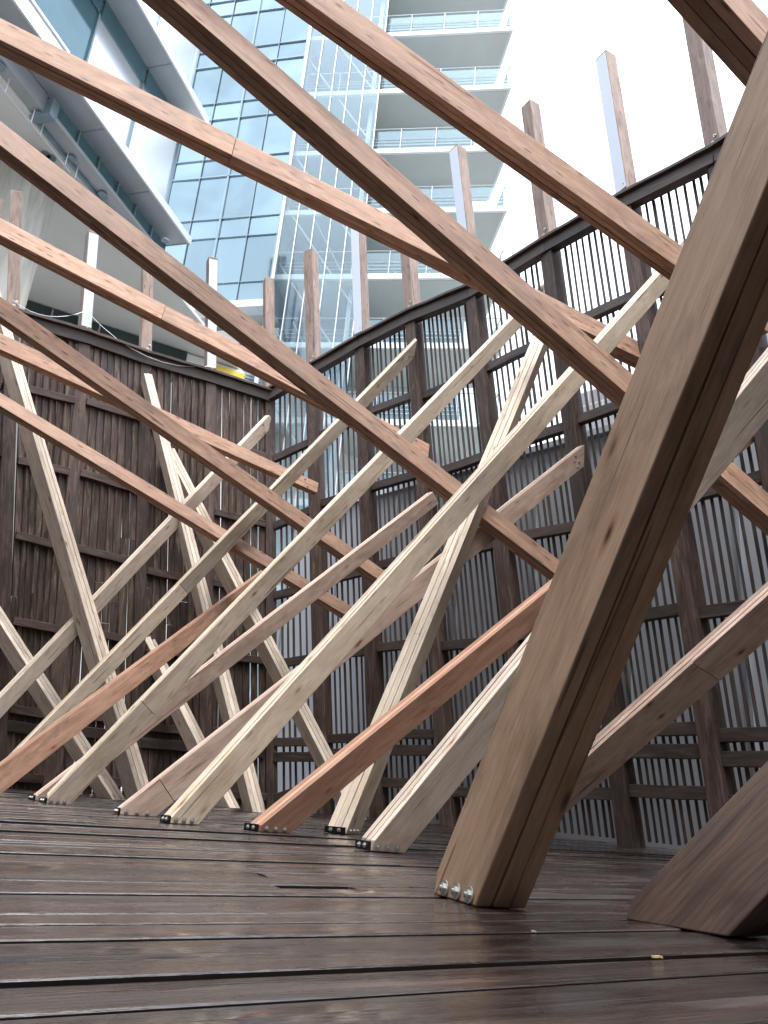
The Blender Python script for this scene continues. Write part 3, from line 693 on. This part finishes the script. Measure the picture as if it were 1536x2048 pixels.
for zi in zs:
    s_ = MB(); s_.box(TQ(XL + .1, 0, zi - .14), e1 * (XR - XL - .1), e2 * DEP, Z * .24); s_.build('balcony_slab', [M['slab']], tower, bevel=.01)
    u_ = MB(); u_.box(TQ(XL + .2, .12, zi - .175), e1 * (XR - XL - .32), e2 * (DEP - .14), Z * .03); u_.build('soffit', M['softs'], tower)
    wn = MB()
    for k in range(3):
        x0 = XM + .3 + k * 1.45; wn.box(TQ(x0, DEP - .06, zi + .1), e1 * 1.35, e2 * .05, Z * 2.2)
    wn.build('window', M['balcony_glass'], tower)
    ra = MB(); zt = zi + .1
    pts_ = [(XL + .25, .08), (XR - .08, .08), (XR - .08, DEP)]
    for (a0, b0), (a1, b1) in zip(pts_[:-1], pts_[1:]):
        for hh, rr in ((1.1, .022), (.42, .012), (.26, .012), (.58, .012)):
            ra.tube([TQ(a0, b0, zt + hh), TQ(a1, b1, zt + hh)], rr, 6)
        n = max(1, int(abs(a1 - a0 + b1 - b0) / 1.4))
        for k in range(n + 1):
            t = k / n; ra.tube([TQ(a0 + (a1 - a0) * t, b0 + (b1 - b0) * t, zt), TQ(a0 + (a1 - a0) * t, b0 + (b1 - b0) * t, zt + 1.1)], .02, 6)
    rl = ra.build('railing', M['steel'], tower)
    gl = MB(); gl.box(TQ(XM + .1, .12, zt + .05), e1 * (XR - XM - .25), e2 * .012, Z * 1.0)
    gl.box(TQ(XR - .13, .2, zt + .05), e1 * .012, e2 * (DEP - .3), Z * 1.0); gl.build('glass_panel', M['rail_glass'], rl)
# side fin wall at the balcony's left end
fn = MB(); fn.box(TQ(XM - .35, .5, -.6), e1 * .18, e2 * (DEP - .6), Z * (zs[0] + 1.2)); fn.build('fin_wall', M['eave'], tower)
# glazed wing in front of the left part of the slabs
wg = MB(); nP = 5; wz0, wz1 = -.4, zs[0] + 1.0
for k in range(nP):
    x0 = XL + .05 + (XM - XL - .1) * k / nP; x1 = XL + .05 + (XM - XL - .1) * (k + 1) / nP - .02
    wg.box(TQ(x0, -.25, wz0), e1 * (x1 - x0), e2 * .02, Z * (wz1 - wz0), tone=random.random())
wg.build('glazed_wing', M['wing_glass'], tower)
mu = MB()
for k in range(nP + 1):
    x0 = XL + .05 + (XM - XL - .1) * k / nP; wd_ = .16 if k == 0 else .035
    mu.bar(TQ(x0, -.28, wz0), TQ(x0, -.28, wz1), wd_, .07, side=e1)
mu.build('mullion', M['white_metal'], tower)
dg = MB()
for k in range(10):
    zb = zs[-1] - 2 + k * 2.7
    dg.tube([TQ(XL + .2, .05, zb + 4.4), TQ(XM - .2, .35, zb)], .035, 6)
    if k % 2: dg.tube([TQ(XL + 1.1, .05, zb + 4.4), TQ(XM - .1, .5, zb + .4)], .018, 6)
dg.build('diagonal_brace', M['white_metal'], tower)

# --- blue curtain wall
a1 = V((.973, -.23, 0)).normalized(); a2 = V((-a1.y, a1.x, 0)); AP = TQ(XL, -.3, 0); AP.z = 0
def aq(s, o_, z): return AP + a1 * s + a2 * o_ + Z * z
az0 = onplane(480, 606, AP, a2).z; az1 = onplane(450, -90, AP, a2).z
SL = (onplane(200, 100, AP, a2) - AP).dot(a1)
curt = thing('glass_office_block', 'blue glass curtain wall block between the slanted eaves and the balcony tower', 'building', aq(SL / 2, 0, -.6))
pn = MB(); pw = MB(); cw = 1.28; rows = []
z = az0
while z < az1:
    rows.append((z, z + fh * .3)); rows.append((z + fh * .3, z + fh)); z += fh
ncol = int(-SL / cw)
for c in range(ncol):
    for ri, (z0, z1) in enumerate(rows):
        s1 = -c * cw - .03; s0 = s1 - cw + .06
        px_, py_ = pxl(aq(s0, 0, z0)); white = c >= ncol - 3
        tl = random.uniform(-.012, .012)
        (pw if white else pn).quad([aq(s0, tl, z0), aq(s1, -tl, z0), aq(s1, -tl, z1), aq(s0, tl, z1)], [(0, 0), (1, 0), (1, 1), (0, 1)], random.random())
pn.build('window_pane', M['blue_glass'], curt); pw.build('window_pane', M['white_glass'], curt)
mb = MB()
for c in range(ncol + 1):
    th = .08 if c % 4 == 2 else .022
    mb.bar(aq(-c * cw, -.02, az0), aq(-c * cw, -.02, az1), th, .09, side=a1)
mb.build('mullion', M['mullion'], curt)
mb = MB()
for ri, (z0, z1) in enumerate(rows):
    mb.bar(aq(-ncol * cw, -.03, z0), aq(0, -.03, z0), .055 if ri % 4 == 0 else .025, .07, side=Z)
mb.build('transom', M['mullion'], curt)
mb = MB(); mb.box(aq(-ncol * cw, .3, az0), a1 * ncol * cw, a2 * 6, Z * (az1 - az0)); mb.build('wall', M['eave'], curt)
mb = MB(); mb.box(aq(-ncol * cw, -.25, az0 - .35), a1 * (ncol * cw + .2), a2 * .6, Z * .3); mb.build('sill_band', M['white_metal'], curt)
mb = MB(); mb.box(aq(-ncol * cw, 1.5, -.6), a1 * ncol * cw, a2 * .5, Z * (az0 + .4)); mb.build('ground_floor_wall', M['soffit'], curt)
mb = MB()
for k in range(7): mb.box(aq(-ncol * cw + .4 + k * 1.9, 1.42, az0 - 3.2), a1 * 1.6, a2 * .06, Z * 2.3)
mb.build('window', M['teal'], curt)

# --- left building with slanted eaves
def eave_dir(p, q): return (q - p).normalized()
tip1 = (377, 487); q0 = ray(*tip1); DH = 21.0
k = DH / sqrt(q0.x ** 2 + q0.y ** 2); T1 = EYE + q0 * k; Z1 = T1.z
N1 = onz(167, 197, Z1); ed = (T1 - N1); ed.z = 0; ed.normalize(); ein = V((-ed.y, ed.x, 0))      # inward = to the left
if ein.x > 0: ein = -ein
# upper eave: same outer plane
T2 = onplane(413, 247, T1, ein); Z2 = T2.z
def lq(s, i, z): return V((T1.x, T1.y, 0)) + ed * s + ein * i + Z * z     # s from tip (negative = toward the camera)
s2 = (T2 - T1).dot(ed); NEAR = (onz(0, -60, Z1) - T1).dot(ed)
lb = thing('slanted_eave_building', 'grey building on the left with two long slanted eaves, pale glazing and a deep soffit', 'building', lq(-8, 3, -.6))
def eave(se, ze, depth, name):
    m_ = MB(); m_.box(lq(NEAR, 0, ze), ed * (se - NEAR), ein * depth, Z * .16); o_ = m_.build(name, M['eave'], lb, bevel=.02)
    m_ = MB(); m_.box(lq(NEAR, -.06, ze - .03), ed * (se - NEAR + .04), ein * .055, Z * .24); m_.build('edge_trim', M['white_metal'], o_)
    for k in range(8):
        j_ = MB(); j_.box(lq(se - 2.2 * k - .02, .05, ze - .012), ed * .03, ein * (depth - .1), Z * .01); j_.build('panel_joint', M['mullion'], o_)
    return o_
eave(0, Z1, .8, 'lower_eave'); eave(s2, Z2, .95, 'upper_eave')
# strip window under the lower eave, bar and big soffit
ZS = Z1 - .42
SE = (onz(128, 236, ZS - .12) - T1).dot(ed)
nb = 6; bw = -SE / nb
for k in range(nb):
    m_ = MB(); m_.box(lq(-bw * (k + 1) + .03, .74, ZS), ed * (bw - .06), ein * .05, Z * .42, tone=random.random()); m_.build('strip_window', M['teal'], lb)
    m_ = MB(); m_.box(lq(-bw * (k + 1) - .025, .68, ZS), ed * .05, ein * .07, Z * .42); m_.build('strip_window_divider', M['mullion'], lb)
m_ = MB(); m_.box(lq(SE, .66, ZS - .12), ed * (-SE), ein * .42, Z * .12); m_.build('gutter_bar', M['eave'], lb, bevel=.02)
m_ = MB(); m_.box(lq(SE, 1.08, ZS - .22), ed * (-SE), ein * .07, Z * .2); m_.build('soffit_edge', M['mullion'], lb)
m_ = MB(); m_.box(lq(SE - .25, .6, ZS - .2), ed * .25, ein * .6, Z * .5); m_.build('gutter_end', M['mullion'], lb, bevel=.02)
m_ = MB(); m_.box(lq(NEAR, .8, ZS - .1), ed * (SE - .25 - NEAR), ein * .4, Z * .5); m_.build('eave_return', M['eave'], lb)
bt = onplane(145, 108, T1, ein); bs = (bt - T1).dot(ed)
m_ = MB(); n = int((bs - NEAR) / 1.9)
for k in range(n): m_.box(lq(bs - 1.9 * (k + 1), .12, Z1 + .16), ed * 1.86, ein * .03, Z * (bt.z - Z1 - .16), tone=random.random())
m_.build('glass_balustrade', M['white_glass'], lb)
m_ = MB(); m_.box(lq(NEAR, .08, bt.z), ed * (bs - NEAR), ein * .1, Z * .08); m_.build('handrail', M['white_metal'], lb)
SB0 = onz(83, 612, ZS - .2); SB1 = onz(400, 715, ZS - .2)
bd = (SB1 - SB0); bd.z = 0; bd.normalize(); bn = V((-bd.y, bd.x, 0))
m_ = MB(); far = 14
c0 = lq(NEAR, 1.12, ZS - .14); c1 = lq(8, 1.12, ZS - .14); 
m_.sweep([[c0, c1, c1 + ein * 22, c0 + ein * 22], [c + Z * .12 for c in (c0, c1, c1 + ein * 22, c0 + ein * 22)]]); m_.build('soffit', M['soffit'], lb)
# back wall under the soffit with a dark window band
o0 = V((SB0.x, SB0.y, 0)) - bd * 12
m_ = MB(); m_.box(o0 + Z * -.6, bd * 25, bn * .4, Z * (ZS + .4)); m_.build('wall', M['soffit'], lb)
m_ = MB(); dk = 1.55
for k in range(11): m_.box(o0 - bn * .05 + bd * (dk * k) + Z * (ZS - 1.5), bd * (dk - .06), bn * .04, Z * 1.32, tone=random.random())
m_.build('window_band', M['dark_glass'], lb)
def on_back(x, y): return onplane(x, y, V((SB0.x, SB0.y, 0)) - bn * .09, bn)
ya, yb = on_back(428, 728), on_back(487, 775)
m_ = MB(); m_.box(V((ya.x, ya.y, yb.z - .3)), bd * (yb - ya).dot(bd), bn * .05, Z * (ya.z - yb.z + .3)); m_.build('yellow_panel', M['yellow'], lb)
va, vb = on_back(489, 748), on_back(524, 790)
m_ = MB()
for k in range(9): m_.box(V((va.x, va.y, 0)) + Z * (va.z - .13 * k), bd * (vb - va).dot(bd), bn * .06, Z * .07)
m_.build('vent_grille', M['mullion'], lb)
# glazing between the eaves and above the upper one
def glz(zlo, zhi, i_, se):
    g_ = MB(); g3 = MB(); m2 = MB(); n = int((se - NEAR) / 2.2); cwid = 2.2; teal_from = (onplane(172, 50, T1 + ein * .85, ein) - T1).dot(ed) - cwid * .6
    for k in range(n):
        a = se - cwid * (k + 1); (g_ if a > teal_from else g3).quad([lq(a, i_, zlo), lq(a + cwid - .06, i_, zlo), lq(a + cwid - .06, i_, zhi), lq(a, i_, zhi)], [(0, 0), (1, 0), (1, 1), (0, 1)], random.random())
        m2.bar(lq(a + cwid - .03, i_ - .03, zlo), lq(a + cwid - .03, i_ - .03, zhi), .06, .06, side=ed)
    m2.bar(lq(se - cwid * n, i_ - .03, zlo + .9), lq(se, i_ - .03, zlo + .9), .05, .06, side=Z)
    g_.build('window_pane', M['white_glass'], lb); g3.build('dark_pane', M['teal'], lb); m2.build('mullion', M['mullion'], lb)
glz(Z1 + .16, Z2 - .6, .85, s2)
glz(Z2 + .16, Z2 + 5, .85, s2)
m_ = MB()
for k in range(int((s2 - NEAR) / 2.2)): m_.box(lq(s2 - 2.2 * k - 2.15, .8, Z2 - .6), ed * 2.1, ein * .05, Z * .6, tone=random.random())
m_.build('strip_window', M['teal'], lb)
m_ = MB(); m_.box(lq(NEAR, 1.2, Z1 + .16), ed * (s2 - NEAR), ein * 2, Z * (Z2 - Z1 + 5)); m_.build('wall', M['white_metal'], lb)
# small fittings of the soffit: spot lamps, a pipe on hangers
for (x, y) in ((0, 133), (76, 230), (92, 308), (103, 315), (143, 316), (205, 397), (205, 388), (330, 480)):
    p = onz(x, y, ZS - .145); n = 12; m_ = MB()
    m_.sweep([[p + V((cos(2 * pi * k / n) * .12, sin(2 * pi * k / n) * .12, -z_)) for k in range(n)] for z_ in (0, .03)])
    m_.build('spot_lamp', M['mullion'], lb)
m_ = MB(); zz = ZS - .55
m_.tube([onz(-40, 110, zz), onz(10, 185, zz), onz(80, 270, zz), onz(140, 345, zz)], .02, 6)
for (x, y) in ((10, 185), (62, 245), (80, 272), (130, 330), (150, 356)):
    p = onz(x, y, zz); m_.tube([p, p + Z * .4], .015, 6)
m_.build('sprinkler_pipe', M['white_metal'], lb)
# concrete column
cr_ = onz(40, 335, ZS - .14); n = 32; rad = 76 / FPX * dep(cr_)
v = V((cr_.x, cr_.y, 0))
hc = [V((v.x + cos(2 * pi * k / n) * rad, v.y + sin(2 * pi * k / n) * rad, 0)) for k in range(n)]
m_ = MB(); m_.sweep([[p + Z * z_ for p in hc] for z_ in (-.6, ZS - .14)])
o_ = m_.build('concrete_column', M['concrete'], None, smooth=False)
for p_ in o_.data.polygons:
    if len(p_.vertices) == 4: p_.use_smooth = True
tag(o_, 'tall round concrete column with drip stains under the grey soffit at the left', 'column')

# --- grey wall behind the right-hand screen
H1 = 4.1
g0 = onz(1044, 915, H1); g1_ = onz(1127, 892, H1); gd = (g1_ - g0); gd.z = 0; gd.normalize(); gn = V((-gd.y, gd.x, 0))
if gn.dot(g0) < 0: gn = -gn
print('greywall', g0, g1_, gd)
shed = thing('grey_shed', 'pale grey clad low building behind the right hand slats', 'building', (g0.x, g0.y, -.6))
p0 = V((g0.x, g0.y, -.6)) - gd * 4.2
m_ = MB(); m_.box(p0, gd * 13, gn * 5, Z * (H1 + .6)); m_.build('wall', M['greywall'], shed)
m_ = MB(); m_.box(p0 + Z * (H1 + .6) - gn * .06, gd * 13, gn * .3, Z * .07); m_.build('roof_edge', M['white_metal'], shed)
m_ = MB()
for k in range(12): m_.box(p0 - gn * .03 + gd * (1.1 * k) + Z * .1, gd * .03, gn * .03, Z * (H1 + .4))
m_.build('cladding_joint', M['eave'], shed)
b0_ = onz(1150, 800, H1 + 1.2)
m_ = MB(); bp_ = V((b0_.x, b0_.y, H1 + .07)); 
m_.sweep([[bp_, bp_ + gn * 3], [bp_ + gd * 6, bp_ + gd * 6 + gn * 3]][:0] or [[bp_, bp_ + gn * 3, bp_ + gn * 3 + Z * 1.2, bp_ + Z * 1.2], [q_ + gd * 7 for q_ in (bp_, bp_ + gn * 3, bp_ + gn * 3 + Z * 1.2, bp_ + Z * 1.2)]])
m_.build('block_parapet', M['block'], shed)

# red and white pole seen through the slats
pp = onz(598, hzy(598) + 23, -.6)
pp = V((ray(598, hzy(598)).x, ray(598, hzy(598)).y, 0)).normalized() * 12.0
m_ = MB(); 
for k in range(8): m_.tube([V((pp.x, pp.y, -.6 + k * .55)), V((pp.x, pp.y, -.6 + (k + 1) * .55))], .05, 10)
for i_ in range(len(m_.mi)): m_.mi[i_] = (i_ // 12) % 2
o_ = m_.build('striped_pole', [M['red_paint'], M['white_paint']]); tag(o_, 'thin red and white banded pole standing behind the central slats', 'pole')

# slack wire over the louvred screen
pa, pb_, pc = posts['Q5'], posts['Q4'], posts['Q2']
m_ = MB(); P0 = pa.T + V((0, 0, .2)); P1 = pb_.T + V((0, 0, .35)); P2 = pc.T + V((0, 0, .15)); L_ = []
for a, b2 in ((P0, P1), (P1, P2)):
    for i in range(9):
        t = i / 8; L_.append(a.lerp(b2, t) - Z * .25 * 4 * t * (1 - t) * (.6 if a is P0 else 1) - V((0, .12, 0)))
m_.tube(L_, .0035, 5); tag(m_.build('slack_wire', M['white_metal']), 'thin slack wire strung along the top of the louvred screen', 'wire')

# wood chips lying on the wet deck
random.seed(21)
for (x, y, s_, lab) in ((1314, 1914, .009, 'largest pale wood chip, on the boards below the dark broad beam foot'), (1067, 1861, .004, 'small pale wood chip on the boards between the near post and the broad beam foot'), (64, 1617, .02, 'tiny pale wood chip at the far left of the deck')):
    p = onz(x, y, .004); m_ = MB(); a = random.uniform(0, 3)
    d_ = V((cos(a), sin(a) * .4, 0)).normalized()
    m_.bar(p - d_ * s_, p + d_ * s_, .003, s_ * .35, side=Z, segs=3, jit=.0015); tag(m_.build('wood_chip', M['chip']), lab, 'wood chip', 'wood chips on the deck')
